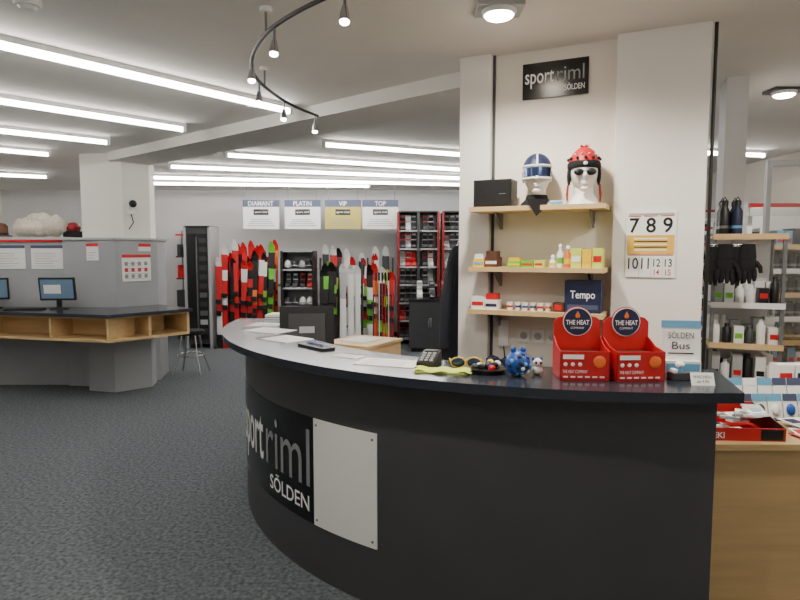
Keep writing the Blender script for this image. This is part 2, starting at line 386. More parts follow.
def carton(loc,rz):
    b=B(); w=0.095; t=0.004
    b.box(-w,w,-0.08,0.08,0,t,redc); b.xprism([(-0.08,0),(-0.076,0),(-0.076,0.115),(-0.08,0.115)],-w,w,redc)
    b.box(-w,w,0.076,0.08,0,0.16,redc)
    for sx in (-1,1):
        x0,x1=sorted((sx*w,sx*(w-t))); b.xprism([(-0.08,0),(0.08,0),(0.08,0.16),(0.0,0.125),(-0.08,0.115)],x0,x1,redc)
    for i in range(5): b.box(-w+0.01,w-0.01,-0.066+i*0.026,-0.05+i*0.026,t,0.10,redc if i%2 else brn)
    cz=0.215; R=0.062
    poly=[(-w,0.10),(w,0.10),(w,0.215),(0.078,0.232)]+[(R*cos(a),cz+R*sin(a)) for a in [radians(k) for k in range(20,161,14)]]+[(-0.078,0.232),(-w,0.215)]
    b.yprism(poly,0.070,0.076,redc)
    c=[(0.055*cos(2*pi*k/28),cz+0.055*sin(2*pi*k/28)) for k in range(28)]
    b.yprism([(x*1.07,cz+(z-cz)*1.07) for x,z in c],0.067,0.071,wht); b.yprism(c,0.065,0.068,navy)
    b.text("THE HEAT",0.027,wtxt,0,0.064,cz-0.012,width=0.094,center=True,bold=0.02); b.text("COMPANY",0.013,wtxt,0,0.064,cz-0.030,width=0.056,center=True)
    b.yprism([(-0.007,cz+0.016),(0.007,cz+0.016),(0.010,cz+0.026),(0,cz+0.044),(-0.010,cz+0.026)],0.063,0.067,org)
    b.text("THE HEAT COMPANY",0.018,wtxt,-w+0.01,-0.0815,0.030,width=0.095)
    b.ell((0.055,-0.081,0.075),(0.024,0.002,0.024),org,16,6); b.box(-0.085,-0.005,-0.0825,-0.08,0.085,0.102,pap)
    for i in range(3): b.ell((-0.075+i*0.028,-0.081,0.064),(0.008,0.002,0.008),wht,10,6)
    for i in range(6): b.box(-0.083+i*0.028,-0.065+i*0.028,-0.0822,-0.08,0.012,0.018,wht)
    b.make("hand_warmer_display_box",loc,rz)
carton((0.725,2.385,TZ),radians(-4)); carton((0.928,2.370,TZ),radians(3))

b=B(); b.box(-0.07,0.07,-0.03,0.045,0,0.05,wht); b.box(-0.065,0.065,-0.032,-0.03,0.01,0.04,lblu)
b.M=Matrix.Rotation(radians(-6),4,'X'); b.box(-0.078,0.078,0.0,0.006,0.04,0.215,pap); b.box(-0.078,0.078,-0.002,0,0.185,0.215,lblu)
b.text("SÖLDEN",0.036,ktxt,0,-0.003,0.14,width=0.10,center=True); b.text("Bus",0.045,ktxt,0,-0.003,0.095,width=0.07,center=True); b.box(-0.05,0.05,-0.003,0,0.075,0.08,ktxt)
b.make("notice_stand",(1.175,2.48,TZ),radians(-10))
b=B(); b.M=Matrix.Rotation(radians(-25),4,'X'); b.box(-0.042,0.042,0,0.005,0,0.05,pap); b.text("WASCHERLI",0.016,ktxt,0,-0.001,0.028,width=0.07,center=True); b.text("ab 4,90",0.016,ktxt,0,-0.001,0.01,width=0.045,center=True)
b.M=None; b.box(-0.02,0.02,0.004,0.03,0,0.004,pap); b.make("price_tag",(1.14,2.22,TZ),radians(-5))
b=B(); b.box(-0.04,0.04,-0.025,0.025,0,0.03,dgry); b.cyl((0.0,0,0.03),(0,0,0.055),0.012,lblu); b.ell((0,0,0.06),(0.018,0.018,0.012),wht); b.box(-0.038,-0.02,-0.02,0.01,0.03,0.045,wht); b.make("tape_dispenser",(1.10,2.33,TZ),radians(10),bevel=0.003)

# ------------------------------------------------------------ wall shelves and goods
SH=[1.855,1.515,1.27]
for z in SH:
    b=B(); b.prism([(0.13,-0.20),(0.875,-0.20),(0.875,0.058),(0.195,0.058),(0.195,-0.005),(0.13,-0.005)],z-0.026,z,woodm)
    for s_ in (0.25,0.78): b.xprism([(0.055,z-0.026),(0.055,z-0.12),(0.035,z-0.12),(-0.10,z-0.035),(-0.10,z-0.026)],s_,s_+0.012,gry)
    b.make("wall_shelf_board",A,RZ)
def OB(b,name,s,d,z,bevel=0.0,rz=0): return b.make(name,W(s,d,z),RZ+rz,bevel)
b=B(); b.box(-0.11,0.11,-0.07,0.07,0,0.155,blk); b.box(-0.10,0.10,-0.073,-0.07,0.01,0.145,blkf); b.box(0.04,0.08,-0.075,-0.072,0.07,0.075,chrome); OB(b,"loudspeaker",0.255,-0.09,SH[0],0.006)

def headfn(x,y,z):
    k=1.0
    if z<0: k=1-0.26*(-z)**1.5
    return (x*k, y*(k+0.06), z)
def mannequin(kind,s,d):
    b=B()
    b.lathe([(0.075,0),(0.07,0.02),(0.054,0.04),(0.050,0.11)],(0,0.012,0),skinw)
    b.ell((0,0,0.170),(0.074,0.090,0.108),skinw,24,16,headfn)
    b.ell((0,-0.098,0.150),(0.012,0.018,0.016),skinw,10,8); b.ell((0,-0.093,0.164),(0.008,0.014,0.024),skinw,10,8)
    b.ell((0,-0.085,0.118),(0.022,0.012,0.006),skinw,10,6); b.ell((0,-0.085,0.110),(0.018,0.012,0.006),skinw,10,6)
    b.ell((0,-0.070,0.082),(0.024,0.022,0.016),skinw,10,8)
    for sx in (-1,1): b.ell((sx*0.073,0.008,0.160),(0.010,0.018,0.028),skinw,10,8)
    if kind=="goggles":
        b.ell((0,0.010,0.216),(0.079,0.092,0.082),navy,24,10,t1=pi*0.52)
        b.tube([(0.079*cos(t*pi/12),0.010+0.092*sin(t*pi/12),0.222) for t in range(25)],0.004,wht,6)
        b.tube([(0.0,0.010+0.094*cos(t),0.216+0.083*sin(t)) for t in [k*pi/12 for k in range(13)]],0.005,wht,6)
        def band(z0,z1,a0,a1,m,r,ry=1.25,n=16):
            v=[];f=[]
            for i in range(n+1):
                t=radians(a0+(a1-a0)*i/n)
                for z in (z0,z1): v.append((r*cos(t),r*ry*sin(t),z))
            for i in range(n): f.append((2*i,2*i+2,2*i+3,2*i+1))
            b.add(v,f,m,True)
        band(0.150,0.218,207,333,wht,0.086); band(0.159,0.209,214,326,glass,0.0885)
        band(0.168,0.193,-35,215,blk,0.083,1.15,24)
        for z in (0.150,0.218): b.tube([(0.085*cos(radians(a)),0.085*1.25*sin(radians(a)),z) for a in range(207,334,9)],0.006,wht,6)
        b.lathe([(0.098,0.0),(0.086,0.02),(0.064,0.04),(0.058,0.065)],(0,0.01,0),blkf,sy=0.9)
        b.yprism([(-0.055,0.035),(0.07,0.03),(0.04,-0.02),(-0.0,-0.06),(-0.03,-0.01)],-0.132,-0.127,blkf)
    else:
        b.ell((0,0.006,0.200),(0.084,0.104,0.115),redc,24,10,t1=pi*0.49)
        b.lathe([(0.084,-0.004),(0.089,0.005),(0.089,0.024),(0.084,0.034)],(0,0.006,0.198),blkf,sy=1.2,n=24)
        for k in range(12):
            t=2*pi*k/12; b.ell((0.083*cos(t),0.006+0.101*sin(t),0.247),(0.009,0.009,0.009),blk,8,6)
            b.ell((0.074*cos(t+.26),0.006+0.090*sin(t+.26),0.268),(0.005,0.005,0.005),wht,8,6)
        b.ell((0,-0.106,0.214),(0.012,0.005,0.010),wht,10,6)
        for sx in (-1,1):
            b.ell((sx*0.078,0.0,0.160),(0.012,0.04,0.055),blkf,12,8)
            b.tube([(sx*0.083,-0.01,0.11),(sx*0.087,-0.02,0.06),(sx*0.086,-0.02,0.015)],[0.006,0.007,0.004],dred,8)
            b.ell((sx*0.031,-0.088,0.170),(0.027,0.012,0.019),blk,12,8)
        b.tube([(-0.02,-0.102,0.174),(0.02,-0.102,0.174)],0.003,blk,6)
        for i in range(5): b.tube([(0,0,0.31),(0.025*cos(i*1.26),0.025*sin(i*1.26),0.322)],[0.006,0.004],redc,6)
        b.lathe([(0.095,0.0),(0.075,0.03),(0.054,0.06)],(0,0.01,0),wht,sy=0.9)
    OB(b,"mannequin_head",s,d,SH[0],0,radians(12))
mannequin("goggles",0.49,-0.075); mannequin("hat",0.745,-0.075)
b=B(); b.box(-0.05,0.05,-0.03,0.03,0,0.022,wht); b.box(-0.035,0.035,-0.032,-0.03,0.004,0.018,lblu); OB(b,"card_box",0.62,-0.155,SH[0],0.002)

def boxes(name,s0,s1,z,hmin,hmax,wmin,wmax,cols,d=-0.12,dep=0.1):
    b=B(); x=s0
    while x<s1-wmin:
        w=min(random.uniform(wmin,wmax),s1-x); h=random.uniform(hmin,hmax); m=random.choice(cols)
        b.box(x,x+w-0.004,d-dep/2,d+dep/2,z,z+h,m)
        b.box(x+0.005,x+w-0.009,d-dep/2-0.0015,d-dep/2,z+h*0.3,z+h*0.6,random.choice([pap,red,yel,navy,lblu]))
        if random.random()<0.5: b.box(x+0.005,x+w-0.012,d-dep/2+0.01,d+dep/2-0.01,z+h,z+h*1.6,random.choice(cols))
        x+=w
    b.make(name,A,RZ)
boxes("care_product_boxes",0.15,0.34,SH[1],0.045,0.065,0.05,0.08,[org,yel,pap,brn,brn])
boxes("sunscreen_boxes",0.35,0.58,SH[1],0.028,0.04,0.05,0.08,[yel,pap,lime,grn,pap])
boxes("plaster_boxes",0.70,0.87,SH[1],0.095,0.11,0.05,0.06,[yel,lime,yel])
b=B()
for k,(x,h,m) in enumerate([(0,0.11,wht),(0.042,0.10,org),(-0.04,0.05,wht)]):
    b.lathe([(0.017,0),(0.018,0.01),(0.018,h*0.7),(0.008,h*0.85),(0.008,h)],(x,0,0),m,14); b.lathe([(0.0185,0),(0.0185,h*0.3)],(x,0,h*0.2),grn if k==0 else yel,14); b.lathe([(0.01,0),(0.01,0.016),(0.004,0.02)],(x,0,h),wht,12)
OB(b,"lotion_bottles",0.635,-0.12,SH[1])
boxes("wax_boxes",0.14,0.33,SH[2],0.05,0.08,0.05,0.09,[red,pap,org,brn,pap])
b=B()
for i in range(6):
    b.lathe([(0.014,0),(0.018,0.035),(0.019,0.045)],(i*0.043,0.01*(i%2),0),pap,12); b.lathe([(0.0165,0.0),(0.018,0.012)],(i*0.043,0.01*(i%2),0.015),random.choice([red,blu,org]),12)
OB(b,"small_jars",0.36,-0.13,SH[2])
b=B(); b.box(-0.095,0.095,-0.06,0.06,0,0.175,navy); b.text("Tempo",0.06,wtxt,0,-0.0615,0.08,width=0.13,center=True,bold=0.01); b.box(-0.08,0.08,-0.0612,-0.06,0.02,0.045,slate); OB(b,"tissue_carton",0.765,-0.10,SH[2],0.003)
b=B(); b.box(-0.03,0.03,-0.03,0.03,0,0.05,brn); b.box(-0.02,0.02,-0.032,-0.03,0.01,0.04,red); OB(b,"snack_box",0.635,-0.12,SH[2],0.002)

b=B(); b.box(-0.185,0.185,-0.012,0,0,0.20,panelblk)
b.text("sport",0.12,wtxt,-0.17,-0.0135,0.085,width=0.165,bold=0.006); b.text("riml",0.12,gtxt,0.012,-0.0135,0.085,width=0.150); b.text("SÖLDEN",0.045,wtxt,0.055,-0.0135,0.03,width=0.11,bold=0.005)
OB(b,"logo_sign",0.555,0.058,2.485)
b=B()
for i in range(3):
    b.box(i*0.085-0.04,i*0.085+0.04,-0.012,0,0,0.08,wht); b.ell((i*0.085,-0.012,0.04),(0.022,0.003,0.022),lgry,14,6)
OB(b,"wall_socket",0.40,0.058,1.06,0.003)
b=B(); b.box(-0.03,0.03,-0.03,0,0,0.16,wht); b.tube([(0,-0.02,0),(0.02,-0.03,-0.15),(0,-0.03,-0.3)],0.004,blk,6); OB(b,"wall_telephone",0.28,0.058,1.03,0.004)
b=B(); w=0.122
b.box(-w,w,-0.006,0,0,0.355,pap); b.box(-w+0.006,w-0.006,-0.008,-0.006,0.125,0.225,calyel)
for i in range(5): b.box(-w+0.04,w-0.04,-0.0085,-0.008,0.143+i*0.015,0.149+i*0.015,ktxt if i in(1,3) else pap)
b.box(-w+0.01,w-0.01,-0.0085,-0.006,0.333,0.342,lgry)
for i,t in enumerate(["7","8","9"]):
    b.text(t,0.11,ktxt,-0.082+i*0.082,-0.007,0.240,center=True,sx=0.95,bold=0.014); b.box(-0.115+i*0.080,-0.05+i*0.080,-0.0075,-0.006,0.324,0.328,red)
for i,(t,xx,sz,zz) in enumerate([("10",-0.084,0.085,0.045),("11",-0.024,0.085,0.045),("12",0.034,0.058,0.058),("13",0.09,0.058,0.058),("14",0.034,0.045,0.012),("15",0.09,0.045,0.012)]):
    b.text(t,sz,ktxt if i<4 else red,xx,-0.007,zz,width=sz*(0.60 if t!="11" else 0.45),center=True,bold=0.008)
b.box(-w+0.01,w-0.01,-0.0075,-0.006,0.117,0.121,red)
for sx in(-0.055,0.005,0.062): b.box(sx-0.0008,sx+0.0008,-0.007,-0.006,0.0,0.12,lgry)
OB(b,"wall_calendar",1.09,-0.021,1.465)

b=B(); n=24; prof=[(0.02,0.90),(0.045,0.88),(0.075,0.82),(0.085,0.6),(0.095,0.3),(0.105,0.02),(0.10,0.0)]
v=[];f=[]
for j,(r,z) in enumerate(prof):
    for k in range(n):
        t=2*pi*k/n; rr=r*(1+0.14*sin(5*t)*(1-z))
        v.append((rr*cos(t)*0.7-0.05*(0.9-z),rr*sin(t)*1.15,z))
for j in range(len(prof)-1):
    for k in range(n): f.append((j*n+k,j*n+(k+1)%n,(j+1)*n+(k+1)%n,(j+1)*n+k))
b.add(v,f,jack,True)
for sy in(-1,1): b.tube([(0,sy*0.08,0.80),(-0.03,sy*0.12,0.55),(-0.05,sy*0.11,0.22)],[0.036,0.040,0.032],jack,10)
b.tube([(0,0,0.88),(0.01,0,0.93),(0.05,0,0.93)],0.006,chrome,8)
b.make("hanging_jacket",(0.385,4.07,0.74),RZ)

# ------------------------------------------------------------ back area
def ski(b,x,y,L,w,cols,lean=0.12,dx=0.0,bind=True):
    n=20; v=[];sec=[]
    for i in range(n+1):
        t=i/n
        ww=w*(1-0.28*sin(pi*t))
        if t>0.93: ww*= max(0.15,1-((t-0.93)/0.07)**2)
        if t<0.03: ww*=0.8
        yy=y+lean*t; xx=x+dx*t
        if t>0.9: yy-=0.06*((t-0.9)/0.1)**1.6
        z=L*t
        sec.append([(xx-ww/2,yy,z),(xx+ww/2,yy,z),(xx+ww/2,yy+0.014,z),(xx-ww/2,yy+0.014,z)])
    for i in range(n):
        m=cols[min(len(cols)-1,int(i/n*len(cols)))]
        a=sec[i]+sec[i+1]
        b.add(a,[(0,1,5,4),(1,2,6,5),(2,3,7,6),(3,0,4,7)]+([(0,3,2,1)] if i==0 else [])+([(4,5,6,7)] if i==n-1 else []),m)
    zb=L*0.45; yb=y+lean*0.45; x+=dx*0.45
    if bind: b.box(x-0.03,x+0.03,yb-0.04,yb,zb-0.14,zb-0.06,blk); b.box(x-0.032,x+0.032,yb-0.055,yb,zb+0.06,zb+0.13,blk)
def skirow(name,x0,x1,y,pal,L=(1.55,1.78),step=0.1,rows=1,tilt=0.05,bind=True):
    b=B()
    for r in range(rows):
        x=x0+r*step*0.5
        while x<x1:
            base=random.choice(pal); k=random.randint(5,9)
            c=[random.choice(base) for _ in range(k)]; l=random.uniform(*L); dx=random.uniform(-tilt,tilt)
            ski(b,x,y+r*0.22,l,0.10,c,dx=dx,bind=bind); ski(b,x+0.03,y+r*0.22-0.05,l-0.01,0.10,c,dx=dx,bind=bind); x+=step*random.uniform(0.85,1.2)
    ye=y+(rows-1)*0.22
    b.box(x0-0.05,x1+0.05,ye+0.16,ye+0.19,1.0,1.04,gry); b.box(x0-0.05,x1+0.05,ye+0.16,ye+0.19,0.35,0.39,gry)
    for xx in (x0-0.05,x1+0.02): b.box(xx,xx+0.03,ye+0.14,ye+0.2,0,1.5,dgry); b.box(xx,xx+0.03,y-0.12,ye+0.25,0,0.04,dgry)
    b.make(name)
skirow("ski_rack",-3.02,-2.12,9.95,[[red,red,red,wht],[red,blk,red],[red,red,blk,wht],[grn,blk,grn,wht],[wht,wht,red],[red,wht,blk],[blk,red,red],[red,org,blk]],L=(1.45,1.82),step=0.085,rows=3)
skirow("ski_rack",-1.32,-1.08,9.85,[[grn,blk,blk],[blk,grn,lime]],L=(1.3,1.45),step=0.075,rows=2)
skirow("ski_rack",-0.94,-0.66,9.70,[[wht,wht,wht,lgry],[wht,wht,wht]],L=(1.38,1.50),step=0.115,rows=1,tilt=0.015,bind=False)
skirow("ski_rack",-0.52,-0.16,9.95,[[org,grn,blk],[grn,blk,wht],[red,org,wht],[blk,lime,red],[red,blk,red]],L=(1.25,1.5),step=0.075,rows=2)
skirow("ski_rack",-1.35,-0.25,10.85,[[blk,red,blk],[wht,blk,red],[wht,red,grn],[dgry,wht]],L=(1.5,1.75),step=0.11)

def boot(b,x,y,z,m,m2,s=1.0):
    Pf=[(0.04,0),(-0.26,0),(-0.28,0.03),(-0.26,0.085),(-0.15,0.13),(-0.11,0.20),(-0.13,0.31),(0.03,0.33),(0.05,0.18),(0.04,0.06)]
    b.xprism([(y+p[0]*s,z+p[1]*s) for p in Pf],x-0.05*s,x+0.05*s,m)
    for zz in (0.10,0.17,0.24): b.box(x-0.054*s,x+0.054*s,y-(0.20-zz*0.35)*s,y-(0.17-zz*0.35)*s,z+zz*s,z+(zz+0.02)*s,m2)
    b.box(x-0.04*s,x+0.04*s,y-0.136*s,y-0.12*s,z+0.27*s,z+0.31*s,m2)
def boot_shelf(name,x0,x1,y,H,rows):
    b=B(); xs=(x0,(x0+x1)/2,x1)
    for i,xx in enumerate(xs): b.box(xx-0.02,xx+0.02,y-0.02,y+0.0,0,H,dred if i!=1 else dgry); b.box(xx-0.02,xx+0.02,y+0.0,y+0.4,0,H,dgry)
    b.box(x0,x1,y+0.38,y+0.4,0,H,gtxt); b.box(x0,x1,y-0.02,y+0.4,H,H+0.02,dgry)
    for r in range(rows):
        z=0.08+r*(H-0.1)/rows; b.box(x0+0.02,x1-0.02,y,y+0.38,z,z+0.025,lgry)
        x=x0+0.075
        while x<x1-0.06:
            if abs(x-xs[1])>0.06: boot(b,x,y+0.30,z+0.025,random.choice([blk,blk,dgry,dgry,wht,lgry,red]),random.choice([lgry,lgry,red,wht,wht]),0.85)
            x+=0.098
    b.make(name)
boot_shelf("ski_boot_rack",-0.03,0.66,10.35,2.28,7)
boot_shelf("ski_boot_rack",0.74,1.7,10.35,2.28,7)
b=B(); b.box(0.15,0.80,9.55,10.0,0.06,0.82,dgry); b.box(0.13,0.82,9.53,10.02,0.82,0.85,blk); b.box(0.18,0.77,9.58,9.98,0,0.06,blk)
for xx in (0.46,0.49): b.box(xx-0.01,xx+0.01,9.53,9.55,0.4,0.55,chrome)
b.box(0.474,0.478,9.548,9.552,0.08,0.80,blk); b.make("storage_cabinet",bevel=0.004)
b=B()
for k in range(3): boot(b,0.12+k*0.2,0.25,0,[wht,dgry,red][k],lgry,0.85)
b.make("ski_boots",(0.2,9.62,0.85))

b=B(); x0,x1,y=-1.97,-1.45,10.0
for xx in (x0,x1): b.box(xx-0.02,xx+0.02,y,y+0.4,0,1.62,blk)
for z in (0.05,0.36,0.67,0.98,1.29,1.60):
    b.box(x0,x1,y,y+0.4,z,z+0.025,lgry)
    if z<1.5:
        for k in range(4):
            c=(x0+0.08+k*0.123,y+0.12,z+0.09); m=random.choice([blk,dgry,wht,red,navy,blk,lgry])
            if z in (0.36,0.98): boot(b,c[0],c[1]+0.16,z+0.025,m,random.choice([wht,red,lgry]),0.75)
            else: b.ell(c,(0.058,0.09,0.09),m,14,8,t1=pi*0.62); b.tube([(c[0]-0.05,c[1]-0.05,c[2]-0.01),(c[0],c[1]-0.10,c[2]),(c[0]+0.05,c[1]-0.05,c[2]-0.01)],0.01,lgry,6)
b.box(x0-0.02,x1+0.02,y+0.38,y+0.4,0,1.62,gtxt)
b.make("helmet_shelf")

b=B(); x0,x1,y=-3.55,-3.13,9.9
b.box(x0,x1,y+0.02,y+0.5,0.08,2.0,dgry); b.box(x0-0.01,x0+0.03,y,y+0.5,0,2.02,lgry); b.box(x1-0.03,x1+0.01,y,y+0.5,0,2.02,lgry)
b.box(x0,x1,y,y+0.5,2.0,2.03,blk); b.box(x0+0.05,x0+0.19,y+0.005,y+0.02,0.15,1.9,blk); b.box(x0+0.22,x1-0.05,y+0.005,y+0.02,0.15,1.9,blk)
b.cyl((x0+0.205,y-0.01,0.2),(x0+0.205,y-0.01,1.85),0.012,gry,n=10)
for i in range(11): b.box(x0+0.24,x1-0.06,y-0.004,y+0.006,0.25+i*0.15,0.33+i*0.15,random.choice([gry,dgry,lgry,dgry]))
b.make("gear_locker")
b=B()
for i in range(4):
    x=-4.05+i*0.09; b.tube([(x,11.2,0),(x,11.2,2.0)],0.012,gry)
b.box(-4.1,-3.72,11.0,11.3,1.1,1.13,dgry); b.box(-4.1,-3.72,11.0,11.3,1.5,1.53,dgry); b.box(-4.1,-3.72,11.0,11.3,1.9,1.93,red)
for i in range(6):
    for z in (1.13,1.53): b.box(-4.08+i*0.06,-4.03+i*0.06,11.02,11.2,z,z+random.uniform(0.15,0.3),random.choice([red,blk,red,wht,dgry]))
b.box(-4.1,-3.72,11.0,11.3,0,0.9,dgry)
b.make("accessory_rack")
b=B()
for i in range(5):
    x=i*0.05; b.cyl((x,0,0.03),(x,0.02,1.15),0.008,random.choice([blk,red,wht]),n=8); b.cyl((x,0.02,1.15),(x,0.02,1.28),0.015,blk,n=8); b.lathe([(0.035,0),(0.03,0.01)],(x,0,0.09),blk,10)
b.box(-0.05,0.25,-0.02,0.05,0,0.03,dgry); b.box(-0.05,0.25,0.03,0.04,0.9,0.93,dgry); b.box(-0.05,-0.03,0.03,0.05,0,0.93,dgry); b.box(0.23,0.25,0.03,0.05,0,0.93,dgry); b.make("ski_pole_stand",(-0.38,9.45,0))

for i,(t,m,xc) in enumerate([("DIAMANT",pap,-2.41),("PLATIN",pap,-1.69),("VIP",olive,-0.99),("TOP",pap,-0.34)]):
    b=B(); b.box(-0.31,0.31,-0.012,0.012,0,0.50,m); b.box(-0.312,0.312,-0.015,0.015,0.38,0.50,slate)
    b.text(t,0.11,wtxt,0,-0.017,0.40,center=True,sx=0.9,bold=0.01)
    b.box(-0.13,0.13,-0.015,-0.012,0.24,0.34,panelblk); b.text("sport riml",0.05,wtxt,0,-0.0165,0.275,width=0.22,center=True)
    for k in range(4): b.box(-0.24+k*0.02,0.24-k*0.03,-0.014,-0.012,0.05+k*0.035,0.06+k*0.035,gtxt)
    for sx in(-0.25,0.25): b.cyl((sx,0,0.5),(sx,0,CZ-2.0),0.004,gry,n=6)
    b.make("hanging_sign",(xc,10.50,2.0))

# ------------------------------------------------------------ right side
DT=0.81
b=B(); b.box(1.26,3.4,2.44,3.02,0.0,DT-0.03,wood2); b.box(1.255,3.42,2.42,3.04,DT-0.03,DT,wood2); b.box(1.262,3.4,2.432,2.44,0.0,0.06,dgry)
b.make("display_table",bevel=0.003)
def tray(name,loc,rz,w,dpt,m,text=None,n=10):
    b=B(); b.box(-w/2,w/2,-dpt/2,dpt/2,0,0.004,m); b.box(-w/2,w/2,-dpt/2,-dpt/2+0.004,0,0.055,m); b.box(-w/2,w/2,dpt/2-0.004,dpt/2,0,0.10,m)
    for sx in(-1,1):
        x0,x1=sorted((sx*w/2,sx*(w/2-0.004))); b.xprism([(-dpt/2,0),(dpt/2,0),(dpt/2,0.10),(-dpt/2,0.055)],x0,x1,blk)
    if text: b.text(text,0.035,wtxt,-w/2+0.02,-dpt/2-0.001,0.012,bold=0.02); b.box(w/2-0.1,w/2-0.01,-dpt/2-0.001,-dpt/2,0.005,0.05,blk)
    for i in range(n):
        x=random.uniform(-w/2+0.06,w/2-0.06); y=random.uniform(-dpt/2+0.05,dpt/2-0.06)
        b.M=Matrix.Translation((x,y,0.025+i*0.006))@Matrix.Rotation(random.uniform(-0.6,0.6),4,'Z')@Matrix.Rotation(random.uniform(-0.25,0.25),4,'X')
        b.box(-0.038,0.038,-0.032,0.032,0,0.010,random.choice([pap,wht,lgry,wht])); b.box(-0.02,0.02,-0.02,0.0,0.010,0.012,random.choice([blk,lgry,lblu,lgry]))
        b.M=None
    b.make(name,loc,rz)
tray("accessory_tray",(1.455,2.60,DT),radians(-4),0.33,0.28,redc,"LEKI",13)
# brochures laid out and overlapping
b=B()
for i in range(7):
    b.M=Matrix.Translation((random.uniform(-0.07,0.12),-0.10+i*0.03,0.003+i*0.004))@Matrix.Rotation(random.uniform(-0.35,0.35),4,'Z')
    b.box(-0.07,0.07,-0.05,0.05,0,0.003,[pap,redc,pap,wht,slate,pap,pap][i]); b.box(-0.06,0.0,-0.04,0.03,0.003,0.0035,[lgry,wht,redc,lblu,wht,gtxt,navy][i]); b.M=None
b.make("brochure_pile",(1.76,2.58,DT))
tray("accessory_tray",(2.12,2.60,DT),0,0.3,0.28,blk)
b=B()
for r in range(2):
    for i in range(9):
        b.M=Matrix.Translation((i*0.072,0.07*r,0.0))@Matrix.Rotation(radians(-14),4,'X')
        b.box(-0.033,0.033,0,0.006,0.0,0.12+r*0.06,pap); b.box(-0.033,0.033,-0.002,0,0.085+r*0.06,0.12+r*0.06,random.choice([lblu,navy,pap,lblu,slate])); b.ell((0,-0.004,0.045+r*0.03),(0.022,0.012,0.028),random.choice([blu,wht,dgry,wht]),10,6)
        b.M=None
b.box(-0.06,0.66,-0.03,0.13,0,0.006,blk)
b.make("blister_packs",(1.64,2.79,DT),0)
b=B()
for r in range(2):
    for i in range(8):
        b.box(i*0.088,i*0.088+0.08,0,0.07,r*0.12,r*0.12+0.11,random.choice([pap,wht,lblu,dgry,pap])); b.box(i*0.088+0.01,i*0.088+0.07,-0.002,0,r*0.12+0.03,r*0.12+0.07,random.choice([red,navy,blk,blu]))
b.make("stacked_cartons",(1.88,2.945,DT))

b=B(); w=0.36; H=1.70
for xx in (0,w): b.box(xx-0.010,xx+0.010,-0.01,0.012,0,H,gry); b.box(xx-0.010,xx+0.010,0.30,0.322,0,H,gry)
levels=[0.35,0.60,0.82,1.04,1.28,1.68]
b.box(0,w,0.30,0.31,0.2,H,wallg)
for z in levels:
    b.box(-0.012,w+0.012,-0.02,0.30,z,z+0.018,woodm if z in(1.68,1.04) else lgry); b.box(-0.012,w+0.012,-0.025,-0.02,z-0.008,z+0.026,woodm if z in(1.68,1.04) else wht)
for z in levels[:-1]:
    for row in (0,1):
        for k in range(6):
            x=0.03+k*0.06; h=random.uniform(0.09,0.165)
            if random.random()<0.45: b.lathe([(0.024,0),(0.025,h*0.75),(0.013,h*0.85),(0.013,h)],(x,0.06+row*0.12,z+0.018),random.choice([blk,wht,dgry,wht,blk]),12)
            else: b.box(x-0.026,x+0.026,0.02+row*0.12,0.1+row*0.12,z+0.018,z+0.018+h,random.choice([wht,pap,pap,lgry,blk,wht])); b.box(x-0.02,x+0.02,0.018+row*0.12,0.02+row*0.12,z+0.05,z+0.08,random.choice([blk,red,navy,grn]))
b.make("product_rack",(1.86,3.56,0),radians(-20))
b=B()
for k in range(4):
    x=(k%2)*0.068; y=(k//2)*0.09; c=[blk,navy,blk,navy][k]
    b.lathe([(0.028,0),(0.030,0.01),(0.030,0.14),(0.018,0.165),(0.018,0.175)],(x,y,0),c,16); b.lathe([(0.021,0),(0.021,0.025),(0.016,0.03)],(x,y,0.175),blk,16); b.lathe([(0.0305,0),(0.0305,0.016)],(x,y,0.04),lblu if k%2 else gry,16)
    b.tube([(x-0.014,y,0.20),(x,y,0.225),(x+0.014,y,0.20)],0.004,blk,6)
b.make("drinking_bottles",(1.93,3.60,1.70),radians(-20))
def glove(b,x,y,z,m):
    b.ell((x,y,z-0.10),(0.048,0.02,0.06),m,12,8)
    b.lathe([(0.045,0),(0.04,0.05),(0.036,0.08)],(x,y,z-0.07),m,12,sy=0.5)
    for k,l in enumerate((0.06,0.075,0.08,0.065)):
        xx=x-0.036+k*0.024; b.tube([(xx,y,z-0.13),(xx,y-0.006,z-0.13-l*0.6),(xx,y-0.01,z-0.13-l)],[0.013,0.013,0.008],m,8)
    b.tube([(x+0.04,y,z-0.09),(x+0.062,y-0.005,z-0.12),(x+0.066,y-0.01,z-0.15)],[0.014,0.013,0.009],m,8)
b=B(); b.tube([(-0.02,0.0,0.02),(0.20,0,0.02)],0.006,chrome,8)
for k in range(4): glove(b,k*0.055,-0.02*(k%2)-0.02,0.0+0.015*(k%2),blkf)
for k in range(4): b.tube([(k*0.055,0,0.02),(k*0.055,-0.02,0.0)],0.003,wht,6)
for xx in (0.0,0.18): b.tube([(xx,0,0.02),(xx,0.12,0.02)],0.006,chrome,8)
b.make("hanging_gloves",(1.78,3.42,1.62),radians(-20))

